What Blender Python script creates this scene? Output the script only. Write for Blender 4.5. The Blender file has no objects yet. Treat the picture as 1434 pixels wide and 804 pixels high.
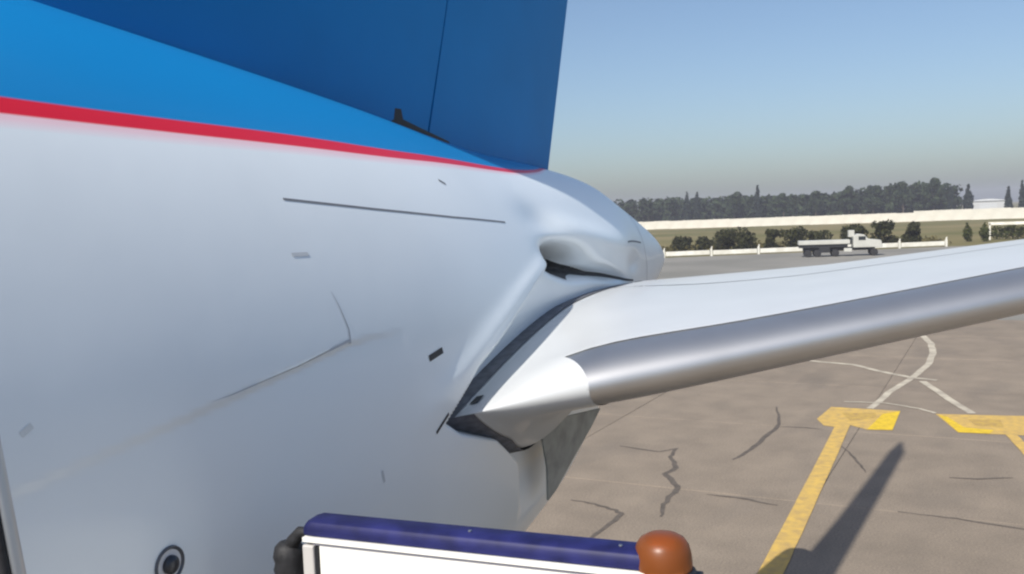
import bpy, bmesh, math, random
import numpy as np
from mathutils import Vector, Matrix

random.seed(7)
rng = np.random.default_rng(11)
scn = bpy.context.scene
COL = scn.collection
R = math.radians

# ------------------------------------------------------------------ camera
CAM = (0.0, 0.0, 6.9)
YAW, PITCH, ROLL = R(28.0), R(-4.27), R(2.25)
fwd = Vector((math.cos(YAW) * math.cos(PITCH), math.sin(YAW) * math.cos(PITCH), math.sin(PITCH)))
rt0 = Vector((math.sin(YAW), -math.cos(YAW), 0))
up0 = rt0.cross(fwd)
upv = up0 * math.cos(ROLL) + rt0 * math.sin(ROLL)
rtv = rt0 * math.cos(ROLL) - up0 * math.sin(ROLL)
cam_d = bpy.data.cameras.new('camera')
cam = bpy.data.objects.new('camera', cam_d)
COL.objects.link(cam)
cam.matrix_world = Matrix(((rtv.x, upv.x, -fwd.x, CAM[0]), (rtv.y, upv.y, -fwd.y, CAM[1]),
                           (rtv.z, upv.z, -fwd.z, CAM[2]), (0, 0, 0, 1)))
cam_d.sensor_width = 36.0
cam_d.lens = 36.0 * 1300 / 1434
cam_d.clip_start = 0.05
cam_d.clip_end = 20000
scn.camera = cam

# ------------------------------------------------------------------ sky, sun, exposure
SUN_H = Vector((1.04, -0.105, -1.0)).normalized()       # the way the light travels
SUN_EL = math.asin(-SUN_H.z)
world = bpy.data.worlds.new('World')
scn.world = world
world.use_nodes = True
wn = world.node_tree
wn.nodes.clear()
sky = wn.nodes.new('ShaderNodeTexSky')
sky.sky_type = 'NISHITA'
sky.sun_disc = False
sky.sun_elevation = SUN_EL
to_sun = -SUN_H
sky.sun_rotation = math.atan2(to_sun.x, to_sun.y)
sky.altitude = 400
sky.air_density = 1.0
sky.dust_density = 2.7
sky.ozone_density = 3.2
bg = wn.nodes.new('ShaderNodeBackground')
bg.inputs['Strength'].default_value = 0.087
wo = wn.nodes.new('ShaderNodeOutputWorld')
wn.links.new(sky.outputs[0], bg.inputs[0])
wn.links.new(bg.outputs[0], wo.inputs[0])

sun_d = bpy.data.lights.new('sun', 'SUN')
sun_d.energy = 3.7
sun_d.angle = R(0.5)
sun_d.color = (1.0, 0.95, 0.87)
sun = bpy.data.objects.new('sun', sun_d)
COL.objects.link(sun)
sun.rotation_euler = SUN_H.to_track_quat('-Z', 'Y').to_euler()
sun.location = (-20, 5, 40)

vs = scn.view_settings
vs.view_transform = 'Standard'
vs.look = 'None'
vs.exposure = 0.56
vs.gamma = 1.0
vs.use_curve_mapping = False
scn.render.engine = 'CYCLES'
scn.cycles.use_denoising = True
scn.cycles.filter_width = 2.3
scn.cycles.max_bounces = 6


# ------------------------------------------------------------------ helpers
def tag(o, label=None, cat=None, group=None, kind=None):
    if label: o['label'] = label
    if cat: o['category'] = cat
    if group: o['group'] = group
    if kind: o['kind'] = kind
    return o


def empty(name, loc=(0, 0, 0), rz=0.0):
    o = bpy.data.objects.new(name, None)
    o.empty_display_size = 0.3
    COL.objects.link(o)
    o.location = loc
    o.rotation_euler = (0, 0, rz)
    return o


def mesh_obj(name, verts, faces, mat, parent=None, smooth=False):
    me = bpy.data.meshes.new(name)
    me.from_pydata([tuple(map(float, v)) for v in verts], [], [tuple(map(int, f)) for f in faces])
    me.update()
    if mat: me.materials.append(mat)
    if smooth:
        me.polygons.foreach_set('use_smooth', [True] * len(me.polygons))
    o = bpy.data.objects.new(name, me)
    COL.objects.link(o)
    if parent: o.parent = parent
    return o


class MB:
    """collects boxes, tubes and lathes; build() links them as one mesh object"""
    def __init__(self): self.v = []; self.f = []

    def add(self, v, f):
        n = len(self.v)
        self.v += [tuple(p) for p in v]
        self.f += [tuple(i + n for i in q) for q in f]
        return self

    def box(self, c, s, rz=0.0):
        x, y, z = s[0] / 2, s[1] / 2, s[2] / 2
        ca, sa = math.cos(rz), math.sin(rz)
        pts = []
        for dz in (-z, z):
            for dx, dy in ((-x, -y), (x, -y), (x, y), (-x, y)):
                pts.append((c[0] + dx * ca - dy * sa, c[1] + dx * sa + dy * ca, c[2] + dz))
        return self.add(pts, [(3, 2, 1, 0), (4, 5, 6, 7), (0, 1, 5, 4), (1, 2, 6, 5), (2, 3, 7, 6), (3, 0, 4, 7)])

    def tube(self, pts, r, n=10, caps=True):
        pts = [Vector(p) for p in pts]
        rs = r if isinstance(r, (list, tuple)) else [r] * len(pts)
        v = []
        for i, p in enumerate(pts):
            a = pts[max(i - 1, 0)]; b = pts[min(i + 1, len(pts) - 1)]
            t = (b - a).normalized()
            ref = Vector((0, 0, 1)) if abs(t.z) < 0.9 else Vector((1, 0, 0))
            e1 = t.cross(ref).normalized(); e2 = t.cross(e1)
            for k in range(n):
                q = 2 * math.pi * k / n
                v.append(p + (e1 * math.cos(q) + e2 * math.sin(q)) * rs[i])
        f = []
        for i in range(len(pts) - 1):
            for k in range(n):
                f.append((i * n + k, i * n + (k + 1) % n, (i + 1) * n + (k + 1) % n, (i + 1) * n + k))
        if caps:
            f.append(tuple(range(n - 1, -1, -1)))
            f.append(tuple((len(pts) - 1) * n + k for k in range(n)))
        return self.add(v, f)

    def lathe(self, c, prof, n=24, axis='z'):
        v = []
        for rr, h in prof:
            for k in range(n):
                q = 2 * math.pi * k / n
                a, b = rr * math.cos(q), rr * math.sin(q)
                if axis == 'z': v.append((c[0] + a, c[1] + b, c[2] + h))
                elif axis == 'y': v.append((c[0] + a, c[1] + h, c[2] + b))
                else: v.append((c[0] + h, c[1] + a, c[2] + b))
        f = []
        for i in range(len(prof) - 1):
            for k in range(n):
                f.append((i * n + k, i * n + (k + 1) % n, (i + 1) * n + (k + 1) % n, (i + 1) * n + k))
        f.append(tuple(range(n - 1, -1, -1)))
        f.append(tuple((len(prof) - 1) * n + k for k in range(n)))
        return self.add(v, f)

    def build(self, name, mat, parent=None, smooth=False, bevel=0.0):
        o = mesh_obj(name, self.v, self.f, mat, parent, False)
        bm = bmesh.new(); bm.from_mesh(o.data)
        bmesh.ops.recalc_face_normals(bm, faces=bm.faces)
        bm.to_mesh(o.data); bm.free()
        if bevel:
            m = o.modifiers.new('bevel', 'BEVEL'); m.width = bevel; m.segments = 3; m.limit_method = 'ANGLE'
            m.angle_limit = R(40)
        if smooth:
            o.data.polygons.foreach_set('use_smooth', [True] * len(o.data.polygons))
            if not bevel:
                o.data.set_sharp_from_angle(angle=R(40))
        return o


def grid_faces(nu, nv, wrap=False):
    f = []
    for i in range(nu - 1):
        for j in range(nv if wrap else nv - 1):
            k = (j + 1) % nv
            f.append((i * nv + j, i * nv + k, (i + 1) * nv + k, (i + 1) * nv + j))
    return f


# ------------------------------------------------------------------ materials
MATS = {}


def mat(name, col, rough=0.5, metal=0.0, var=0.0, scale=3.0, bump=0.0, bscale=40.0, spec=0.5, coat=0.0,
        rand=0.0, col2=None, detail=6.0, lo=0.35, hi=0.65, world=False, stain=None):
    if name in MATS: return MATS[name]
    m = bpy.data.materials.new(name); m.use_nodes = True
    nt = m.node_tree; N = nt.nodes; L = nt.links
    b = N['Principled BSDF']
    b.inputs['Roughness'].default_value = rough
    b.inputs['Metallic'].default_value = metal
    b.inputs['Specular IOR Level'].default_value = spec
    b.inputs['Coat Weight'].default_value = coat
    c = (*col, 1)
    b.inputs['Base Color'].default_value = c
    tc = N.new('ShaderNodeTexCoord')
    vec = N.new('ShaderNodeNewGeometry').outputs['Position'] if world else tc.outputs['Object']
    if var or col2:
        no = N.new('ShaderNodeTexNoise'); no.inputs['Scale'].default_value = scale
        no.inputs['Detail'].default_value = detail
        L.new(vec, no.inputs['Vector'])
        rp = N.new('ShaderNodeValToRGB')
        c2 = col2 if col2 else tuple(x * (1 - var) for x in col)
        c1 = col if col2 else tuple(min(1, x * (1 + var)) for x in col)
        rp.color_ramp.elements[0].position = lo; rp.color_ramp.elements[1].position = hi
        rp.color_ramp.elements[0].color = (*c2, 1); rp.color_ramp.elements[1].color = (*c1, 1)
        L.new(no.outputs['Fac'], rp.inputs['Fac'])
        src = rp.outputs['Color']
        if stain:
            mp = N.new('ShaderNodeMapping'); mp.inputs['Scale'].default_value = (0.45, 1.0, 1.0)
            L.new(vec, mp.inputs['Vector'])
            n2 = N.new('ShaderNodeTexNoise'); n2.inputs['Scale'].default_value = 0.5; n2.inputs['Detail'].default_value = 5
            L.new(mp.outputs['Vector'], n2.inputs['Vector'])
            m2 = N.new('ShaderNodeMapRange'); m2.inputs['From Min'].default_value = 0.53; m2.inputs['From Max'].default_value = 0.72
            m2.inputs['To Max'].default_value = 0.5
            L.new(n2.outputs['Fac'], m2.inputs['Value'])
            m3 = N.new('ShaderNodeMix'); m3.data_type = 'RGBA'
            L.new(m2.outputs['Result'], m3.inputs[0]); L.new(src, m3.inputs[6]); m3.inputs[7].default_value = (*stain, 1)
            src = m3.outputs[2]
            n4 = N.new('ShaderNodeTexNoise'); n4.inputs['Scale'].default_value = 22; n4.inputs['Detail'].default_value = 6
            L.new(vec, n4.inputs['Vector'])
            m4 = N.new('ShaderNodeMapRange'); m4.inputs['From Min'].default_value = 0.3; m4.inputs['From Max'].default_value = 0.7
            m4.inputs['To Min'].default_value = 0.82; m4.inputs['To Max'].default_value = 1.18
            L.new(n4.outputs['Fac'], m4.inputs['Value'])
            m5 = N.new('ShaderNodeVectorMath'); m5.operation = 'SCALE'
            L.new(src, m5.inputs[0]); L.new(m4.outputs['Result'], m5.inputs['Scale'])
            src = m5.outputs['Vector']
        if rand:
            oi = N.new('ShaderNodeObjectInfo')
            mr = N.new('ShaderNodeMapRange')
            mr.inputs['To Min'].default_value = 1 - rand; mr.inputs['To Max'].default_value = 1 + rand
            L.new(oi.outputs['Random'], mr.inputs['Value'])
            mx = N.new('ShaderNodeVectorMath'); mx.operation = 'SCALE'
            L.new(src, mx.inputs[0]); L.new(mr.outputs['Result'], mx.inputs['Scale'])
            src = mx.outputs['Vector']
        L.new(src, b.inputs['Base Color'])
    if bump:
        nb = N.new('ShaderNodeTexNoise'); nb.inputs['Scale'].default_value = bscale
        nb.inputs['Detail'].default_value = 8
        L.new(vec, nb.inputs['Vector'])
        bp = N.new('ShaderNodeBump'); bp.inputs['Strength'].default_value = bump
        bp.inputs['Distance'].default_value = 0.02
        L.new(nb.outputs['Fac'], bp.inputs['Height'])
        L.new(bp.outputs['Normal'], b.inputs['Normal'])
    MATS[name] = m
    return m


WHITE = (0.83, 0.895, 0.925)
BLUE = (0.008, 0.25, 0.60)
RED = (0.80, 0.016, 0.04)
m_white = mat('aircraft_white', (0.57, 0.585, 0.59), 0.36, var=0.03, scale=1.3, coat=0.2)
m_fin_shaded = mat('fin_blue_shaded', (0.006, 0.18, 0.47), 0.5, var=0.05, scale=1.0, spec=0.15)  # livery blue darkened, the fin's shaded side put into its colour
m_seam = mat('seam_grey', (0.18, 0.19, 0.21), 0.7)
m_black = mat('black_paint', (0.012, 0.013, 0.016), 0.55)
m_seal = mat('rubber_seal', (0.12, 0.125, 0.145), 0.75, var=0.25, scale=14)
m_metal = mat('polished_leading_edge', (0.60, 0.60, 0.60), 0.5, metal=1.0, var=0.05, scale=2.0)
m_steel = mat('bare_steel', (0.55, 0.55, 0.56), 0.35, metal=1.0)
m_rubber = mat('black_rubber', (0.014, 0.014, 0.016), 0.65, var=0.3, scale=30, bump=0.2)

# fuselage livery: white below, a red pinstripe, blue above, split along the painted line stored on the mesh
m_fus = bpy.data.materials.new('aircraft_livery'); m_fus.use_nodes = True
nt = m_fus.node_tree; N = nt.nodes; L = nt.links
pb = N['Principled BSDF']
pb.inputs['Roughness'].default_value = 0.33
pb.inputs['Coat Weight'].default_value = 0.15


def attr(nm):
    a = N.new('ShaderNodeAttribute'); a.attribute_name = nm; return a.outputs['Fac']


def gt(sock, width):
    mr = N.new('ShaderNodeMapRange'); mr.inputs['From Min'].default_value = -width; mr.inputs['From Max'].default_value = width
    L.new(sock, mr.inputs['Value']); return mr.outputs['Result']


def mixc(fac, a, b):
    mx = N.new('ShaderNodeMix'); mx.data_type = 'RGBA'
    L.new(fac, mx.inputs[0])
    for s, i in ((a, 6), (b, 7)):
        if isinstance(s, tuple): mx.inputs[i].default_value = (*s, 1)
        else: L.new(s, mx.inputs[i])
    return mx.outputs[2]


tcn = N.new('ShaderNodeTexCoord')
dn = N.new('ShaderNodeTexNoise'); dn.inputs['Scale'].default_value = 1.4; dn.inputs['Detail'].default_value = 5
L.new(tcn.outputs['Object'], dn.inputs['Vector'])
wc = mixc(dn.outputs['Fac'], tuple(x * 0.95 for x in WHITE), tuple(x * 1.04 for x in WHITE))
mrp = N.new('ShaderNodeMapRange'); mrp.inputs['From Min'].default_value = -1.9; mrp.inputs['From Max'].default_value = -0.5
mrp.inputs['To Max'].default_value = 0.8
L.new(attr('stripe_low'), mrp.inputs['Value'])
wp = mixc(mrp.outputs['Result'], wc, (0.95, 0.60, 0.66))          # pink colour-bleed glow under the red, painted into the livery
c1 = mixc(gt(attr('stripe_low'), 0.15), wp, RED)
c2 = mixc(gt(attr('stripe_high'), 0.15), c1, BLUE)
L.new(c2, pb.inputs['Base Color'])
nbm = N.new('ShaderNodeTexNoise'); nbm.inputs['Scale'].default_value = 2.2; nbm.inputs['Detail'].default_value = 3
L.new(tcn.outputs['Object'], nbm.inputs['Vector'])
bpm = N.new('ShaderNodeBump'); bpm.inputs['Strength'].default_value = 0.12; bpm.inputs['Distance'].default_value = 0.02
L.new(nbm.outputs['Fac'], bpm.inputs['Height']); L.new(bpm.outputs['Normal'], pb.inputs['Normal'])

m_conc = mat('concrete_slab', (0.25, 0.205, 0.157), 0.85, world=True, stain=(0.15, 0.128, 0.105), col2=(0.198, 0.163, 0.126), scale=0.8, bump=0.35, bscale=9, rand=0.06, spec=0.3, lo=0.3, hi=0.7, detail=9)
m_apron = mat('apron_asphalt', (0.24, 0.23, 0.205), 0.9, col2=(0.18, 0.175, 0.155), scale=0.08, bump=0.2, spec=0.3)
m_bed = mat('joint_filler', (0.12, 0.105, 0.09), 0.9)
m_grass = mat('dry_grass', (0.20, 0.165, 0.08), 0.95, col2=(0.12, 0.115, 0.042), scale=0.03, bump=0.3, bscale=2, spec=0.1, detail=8)
m_tar = mat('crack_dark', (0.10, 0.083, 0.068), 0.9, var=0.2, scale=5)
m_stain = mat('oil_stain', (0.15, 0.135, 0.115), 0.8, var=0.15, scale=2)
m_yel = mat('yellow_paint', (0.60, 0.40, 0.10), 0.7, col2=(0.44, 0.30, 0.11), scale=4, spec=0.3, detail=9)
m_yel2 = mat('bright_yellow_paint', (0.72, 0.50, 0.03), 0.7, col2=(0.55, 0.38, 0.03), scale=5, spec=0.3)
m_orange = mat('faded_red_paint', (0.50, 0.34, 0.08), 0.8, col2=(0.36, 0.24, 0.09), scale=5, spec=0.3)
m_wline = mat('worn_white_paint', (0.52, 0.47, 0.37), 0.8, col2=(0.34, 0.30, 0.24), scale=1.5, spec=0.3, detail=9)

# ------------------------------------------------------------------ ground
ground = mesh_obj('ground', [(-900, -1400, -0.06), (1900, -1400, -0.06), (1900, 1400, -0.06), (-900, 1400, -0.06)], [(0, 1, 2, 3)], m_grass)
tag(ground, kind='structure')
apron = mesh_obj('apron', [(-300, -260, -0.03), (299, -260, -0.03), (156, 5, -0.03), (133.5, 47, -0.03), (40, 220, -0.03), (-300, 400, -0.03)], [(0, 1, 2, 3, 4, 5)], m_apron)
tag(apron, kind='structure')
bed = mesh_obj('slab_paving', [(-8.2, -26.1, -0.022), (59.6, -26.1, -0.022), (59.6, 33.98, -0.022), (-8.2, 33.98, -0.022)], [(0, 1, 2, 3)], m_bed)
tag(bed, kind='structure')
slab_me = None
SL = 7.5
for i in range(9):
    for j in range(8):
        x0 = -8.1 + i * SL; y0 = -26.05 + j * SL
        if slab_me is None:
            g = 0.009; b_ = 0.012
            v = [(g, g, -0.1), (SL - g, g, -0.1), (SL - g, SL - g, -0.1), (g, SL - g, -0.1),
                 (g, g, -0.008), (SL - g, g, -0.008), (SL - g, SL - g, -0.008), (g, SL - g, -0.008),
                 (g + b_, g + b_, 0), (SL - g - b_, g + b_, 0), (SL - g - b_, SL - g - b_, 0), (g + b_, SL - g - b_, 0)]
            f = [(8, 9, 10, 11)]
            for a in range(4):
                b2 = (a + 1) % 4
                f += [(a, b2, 4 + b2, 4 + a), (4 + a, 4 + b2, 8 + b2, 8 + a)]
            o = mesh_obj('slab', v, f, m_conc, bed); slab_me = o.data
        else:
            o = bpy.data.objects.new('slab', slab_me); COL.objects.link(o); o.parent = bed
        o.location = (x0, y0, random.uniform(-0.003, 0.003))


def ribbon(name, pts, w, mt, z=0.008, parent=None, jitter=0.0, sub=1, taper=False):
    P = [Vector((p[0], p[1], 0)) for p in pts]
    Q = []
    for a, b in zip(P[:-1], P[1:]):
        for k in range(sub):
            Q.append(a.lerp(b, k / sub))
    Q.append(P[-1])
    n = len(Q); v = []
    for i, p in enumerate(Q):
        t = (Q[min(i + 1, n - 1)] - Q[max(i - 1, 0)]).normalized()
        nn = Vector((-t.y, t.x, 0))
        ww = (w[0] + (w[1] - w[0]) * i / (n - 1)) if isinstance(w, tuple) else w
        if taper: ww *= 0.25 + 0.75 * math.sin(math.pi * (i + 0.3) / (n - 0.4))
        j1 = random.uniform(-jitter, jitter); j2 = random.uniform(-jitter, jitter) * 0.5
        pp = p + nn * j1
        hw_ = ww / 2 + abs(j2)
        v += [pp + nn * hw_ + Vector((0, 0, z)), pp - nn * hw_ + Vector((0, 0, z))]
    f = [(2 * i, 2 * i + 1, 2 * i + 3, 2 * i + 2) for i in range(n - 1)]
    return mesh_obj(name, v, f, mt, parent)


def flat(name, pts, mt, z=0.008, parent=None):
    return mesh_obj(name, [(p[0], p[1], z) for p in pts], [tuple(range(len(pts)))], mt, parent)


# cracks in the slabs
ribbon('crack', [(25.41, 10.09), (25.26, 9.21), (25.17, 8.75)], 0.10, m_tar, 0.006, bed, 0.03, 4, True)
ribbon('crack', [(25.17, 8.75), (25.7, 8.45), (24.74, 8.29), (23.72, 7.83), (23.04, 7.88), (22.6, 7.55), (21.93, 7.18), (21.18, 7.16), (20.39, 7.07), (19.69, 6.87)], 0.15, m_tar, 0.006, bed, 0.035, 4, True)
ribbon('crack', [(25.0, 6.63), (25.54, 6.47), (26.94, 6.4), (28.47, 6.32), (29.7, 6.32), (32.27, 6.95)], 0.14, m_tar, 0.006, bed, 0.03, 4, True)
ribbon('crack', [(20.13, 9.3), (20.02, 8.65), (19.75, 8.0), (19.55, 7.78), (18.61, 7.76), (17.62, 7.81), (16.2, 7.9)], 0.11, m_tar, 0.006, bed, 0.03, 4, True)
ribbon('crack', [(27.46, 4.08), (26.02, 3.5), (24.89, 3.15)], 0.07, m_tar, 0.006, bed, 0.03, 5, True)
ribbon('crack', [(21.68, 6.4), (21.66, 5.5), (21.42, 4.65)], 0.09, m_tar, 0.006, bed, 0.02, 5, True)
ribbon('crack', [(29.3, 6.3), (29.45, 5.6), (29.4, 5.0)], 0.08, m_tar, 0.006, bed, 0.02, 4, True)
ribbon('crack', [(21.9, 2.1), (21.85, 0.9), (21.6, -0.4), (21.75, -2.0)], 0.08, m_tar, 0.006, bed, 0.02, 5, True)
ribbon('crack', [(25.6, -0.2), (25.2, 0.6), (25.1, 1.2)], 0.08, m_tar, 0.006, bed, 0.02, 4, True)


# painted stand markings
mk = empty('stand_marking', (31.2, 4.2, 0))
tag(mk, 'faded yellow stand bar with darker middle at the end of the long yellow line', 'marking')


def under(parent, o):
    o.parent = parent
    o.matrix_parent_inverse = Matrix.Translation(-Vector(parent.location))
    return o


under(mk, flat('border', [(30.77, 5.36), (32.8, 5.23), (32.76, 3.03), (29.87, 2.99), (29.73, 3.7), (30.25, 4.3), (29.75, 4.5), (29.9, 5.0)], m_yel, 0.008))
under(mk, flat('middle_band', [(31.9, 4.75), (32.25, 3.75), (31.5, 3.6), (30.8, 4.35)], m_orange, 0.011))
under(mk, flat('corner', [(32.14, 3.51), (32.76, 3.03), (29.87, 2.99), (29.73, 3.7)], m_yel2, 0.014))
mk2 = empty('stand_marking', (31.6, 0.6, 0))
tag(mk2, 'bright yellow stand bar at the right edge, with a darker middle', 'marking')
under(mk2, flat('border', [(32.63, 1.96), (32.94, 0.28), (33.11, -0.6), (31.36, -0.65), (30.4, -0.63), (30.25, 0.38), (30.17, 1.2)], m_yel, 0.008))
under(mk2, flat('middle_band', [(32.1, 1.0), (32.3, 0.1), (31.3, 0.0), (31.2, 0.75)], m_orange, 0.011))
under(mk2, flat('corner', [(32.49, 1.86), (32.3, 1.6), (30.9, 1.07), (30.77, 0.26), (30.25, 0.38), (30.17, 1.2)], m_yel2, 0.014))
tag(ribbon('lead_in_line', [(4, 3.55), (12, 3.72), (18.7, 3.95), (30.2, 4.46)], (0.5, 0.42), m_yel, 0.017, None, 0.008, 12),
    'long worn yellow line running from the tail shadow to the stand bar', 'marking')
tag(ribbon('lead_in_line', [(31.2, -0.02), (28.78, -0.49), (25.25, -1.12), (14, -3.1)], 0.30, m_yel, 0.017, None, 0.006, 8),
    'yellow line leaving the right stand bar out of frame', 'marking')
tag(ribbon('curved_line', [(62, 6.4), (56, 4.6), (50.84, 3.5), (48.83, 3.11), (45.84, 2.83), (42.74, 2.84), (39.43, 3.14), (35.9, 3.7), (32.9, 3.99)], (0.34, 0.22), m_wline, 0.008, None, 0.02, 4),
    'pale curved line on the concrete hooking up towards the wing edge', 'marking')
tag(ribbon('painted_line', [(43.2, 9.5), (42.27, 7.14), (41.82, 5.73), (40.44, 4.57), (39.24, 3.25), (38.85, 2.28)], 0.26, m_wline, 0.012, None, 0.03, 4),
    'faint pale line crossing the curved line from the left', 'marking')
tag(ribbon('painted_line', [(38.5, 2.75), (35.15, 1.66), (33.0, 0.9)], 0.26, m_wline, 0.016, None, 0.015, 5),
    'pale diagonal line running down to the right stand bar', 'marking')
tag(ribbon('painted_line', [(33.77, 4.95), (33.92, 3.61), (33.3, 2.5), (32.7, 1.96)], 0.14, m_wline, 0.016, None, 0.02, 5),
    'thin faint line just beyond the two stand bars, linking them', 'marking')

# ------------------------------------------------------------------ the airliner's tail
D = 4.3                                            # centreline of the fuselage
KX = np.array([-26, -8, -2, 1, 3, 5, 7, 8.5, 9.5, 10.5, 11.2, 11.8, 12.05])
ZT = np.array([8.9, 8.78, 8.433, 8.219, 8.003, 7.771, 7.515, 7.411, 7.299, 7.05, 6.84, 6.64, 6.52])
ZB = np.array([3.3, 3.45, 3.664, 3.729, 3.743, 3.79, 4.02, 4.505, 4.918, 5.378, 5.68, 5.92, 6.04])
HW = np.array([2.1, 2.06, 1.96, 1.83, 1.71, 1.57, 1.27, 0.956, 0.743, 0.535, 0.42, 0.31, 0.245])


def pchip(xk, yk, x):
    h = np.diff(xk); dl = np.diff(yk) / h; m = np.zeros(len(xk))
    for i in range(1, len(xk) - 1):
        if dl[i - 1] * dl[i] > 0:
            w1 = 2 * h[i] + h[i - 1]; w2 = h[i] + 2 * h[i - 1]
            m[i] = (w1 + w2) / (w1 / dl[i - 1] + w2 / dl[i])
    m[0] = dl[0]; m[-1] = dl[-1]
    i = np.clip(np.searchsorted(xk, x) - 1, 0, len(h) - 1); t = (x - xk[i]) / h[i]
    return ((2 * t**3 - 3 * t**2 + 1) * yk[i] + (t**3 - 2 * t**2 + t) * h[i] * m[i]
            + (-2 * t**3 + 3 * t**2) * yk[i + 1] + (t**3 - t**2) * h[i] * m[i + 1])


def ss(t):
    t = np.clip(t, 0, 1); return t * t * (3 - 2 * t)


def surf(X, TH, off=0.0):
    """point on the skin; TH in degrees from the crown, positive to the near (port) side"""
    X = np.asarray(X, float); TH = np.radians(np.asarray(TH, float))
    zt, zb, hw = pchip(KX, ZT, X), pchip(KX, ZB, X), pchip(KX, HW, X)
    zc, rz = (zt + zb) / 2, (zt - zb) / 2
    h = hw * np.sin(TH); Z = zc + rz * np.cos(TH)
    side = np.sign(h); a = np.abs(h)
    # flat recess in which the tailplane root swings
    xr = np.interp(Z, [4.4, 4.9, 5.3, 5.55, 5.70, 5.8, 6.04, 6.27, 6.42, 6.65, 7.0], [5.7, 5.5, 5.25, 4.85, 4.36, 4.18, 4.64, 5.32, 5.82, 6.75, 8.0])
    zl = np.interp(X, [5.5, 6.6, 7.2, 8.2, 9.0, 9.67, 10.5], [6.62, 6.72, 6.65, 6.48, 6.30, 6.17, 6.0])
    floor = 1.425 - 0.13 * (X - 4.4)
    m = ss((X - xr) / 0.17) * ss((zl - Z) / 0.10) * ss((Z - 4.6) / 0.5)
    a = a - m * np.maximum(0, a - floor)
    # the dented hollow over the root and the puckered skin round it (port side only)
    port = side > 0

    def gauss(x0, z0, sx, sz, rot=0.0):
        c, s = math.cos(rot), math.sin(rot)
        u = (X - x0) * c + (Z - z0) * s; w = -(X - x0) * s + (Z - z0) * c
        return np.exp(-(u / sx)**2 - (w / sz)**2)
    dent = (0.72 * gauss(7.12, 6.53, 0.46, 0.10, -0.12) + 0.16 * gauss(7.9, 6.37, 0.8, 0.05, -0.12) + 0.06 * gauss(6.7, 6.86, 0.45, 0.13, -0.1)
            - 0.05 * gauss(8.6, 6.62, 1.2, 0.2) - 0.05 * gauss(7.7, 6.76, 0.9, 0.10, -0.12) + 0.03 * gauss(9.6, 6.35, 0.35, 0.10))
    rid = np.exp(-((X - xr + 0.20) / 0.24)**2) * ss((Z - 5.75) / 0.3) * ss((6.75 - Z) / 0.3)
    fold = ss((Z - 6.05) / 0.1) * ss((6.62 - Z) / 0.15)
    dent = dent - 0.018 * rid - 0.014 * fold * np.exp(-((X - xr + 0.03) / 0.03)**2)
    # buckled panel further forward: a crease running up and aft
    lz = np.interp(X, [0.0, 1.63, 2.57, 3.40], [6.02, 6.165, 6.258, 6.352])
    dz = lz - Z
    amp = np.interp(X, [0.5, 1.6, 2.4, 3.2, 3.4, 3.9], [0.0, 0.005, 0.012, 0.018, 0.014, 0.0])
    crease = amp * np.where(dz > 0, np.exp(-dz / 0.6), 0) * ss(dz / 0.02 + 0.5)
    a = a - np.where(port, (dent + crease), 0) * (a > 0.2)
    a = a + off * np.abs(np.sin(TH)); Z = Z + off * np.cos(TH)
    return np.stack([X, D - side * a, Z], -1)


plane = empty('airliner', (0, D, 0))
tag(plane, 'white airliner tail with blue fin, red stripe and a dented side above the tailplane', 'airplane')


def on_plane(o):
    o.parent = plane
    o.matrix_parent_inverse = Matrix.Translation((0, -D, 0))
    return o


def sub(o, parent):
    o.parent = parent
    return o


xs = np.concatenate([np.linspace(-26, 0.5, 40, endpoint=False), np.arange(0.5, 12.05, 0.026), [12.05]])
th_a = np.concatenate([np.linspace(0, 30, 28, endpoint=False), np.linspace(30, 130, 230, endpoint=False), np.linspace(130, 360, 110, endpoint=False)])
XX, TT = np.meshgrid(xs, th_a, indexing='ij')
TS = np.where(TT > 180, TT - 360, TT)
pts = surf(XX, TS)
nu, nv = XX.shape
fus = mesh_obj('fuselage', pts.reshape(-1, 3), grid_faces(nu, nv, True), m_fus, None, True)
on_plane(fus)
abs_t = np.abs(TS)
t_up = pchip(np.array([-26, -3, 0, 2.03, 3.63, 4.73, 6.7, 7.8, 8.6, 12.1]), np.array([58, 57, 53, 48.7, 43.6, 40.0, 29.6, 22.5, 10, -60.0]), XX)
t_lo = pchip(np.array([-26, -3, 0, 2.0, 3.56, 4.66, 6.55, 7.8, 8.6, 12.1]), np.array([61, 60, 55.6, 50.9, 46.2, 42.5, 32.6, 24.8, 11.5, -60.0]), XX)
for nm, val in (('stripe_high', t_up - abs_t), ('stripe_low', t_lo - abs_t)):
    a = fus.data.attributes.new(nm, 'FLOAT', 'POINT')
    a.data.foreach_set('value', val.reshape(-1).astype(np.float32))
# nose-side end cap so that the body is closed
ring = pts[0]
on_plane(mesh_obj('bulkhead', ring, [tuple(range(nv))], m_white))


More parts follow.
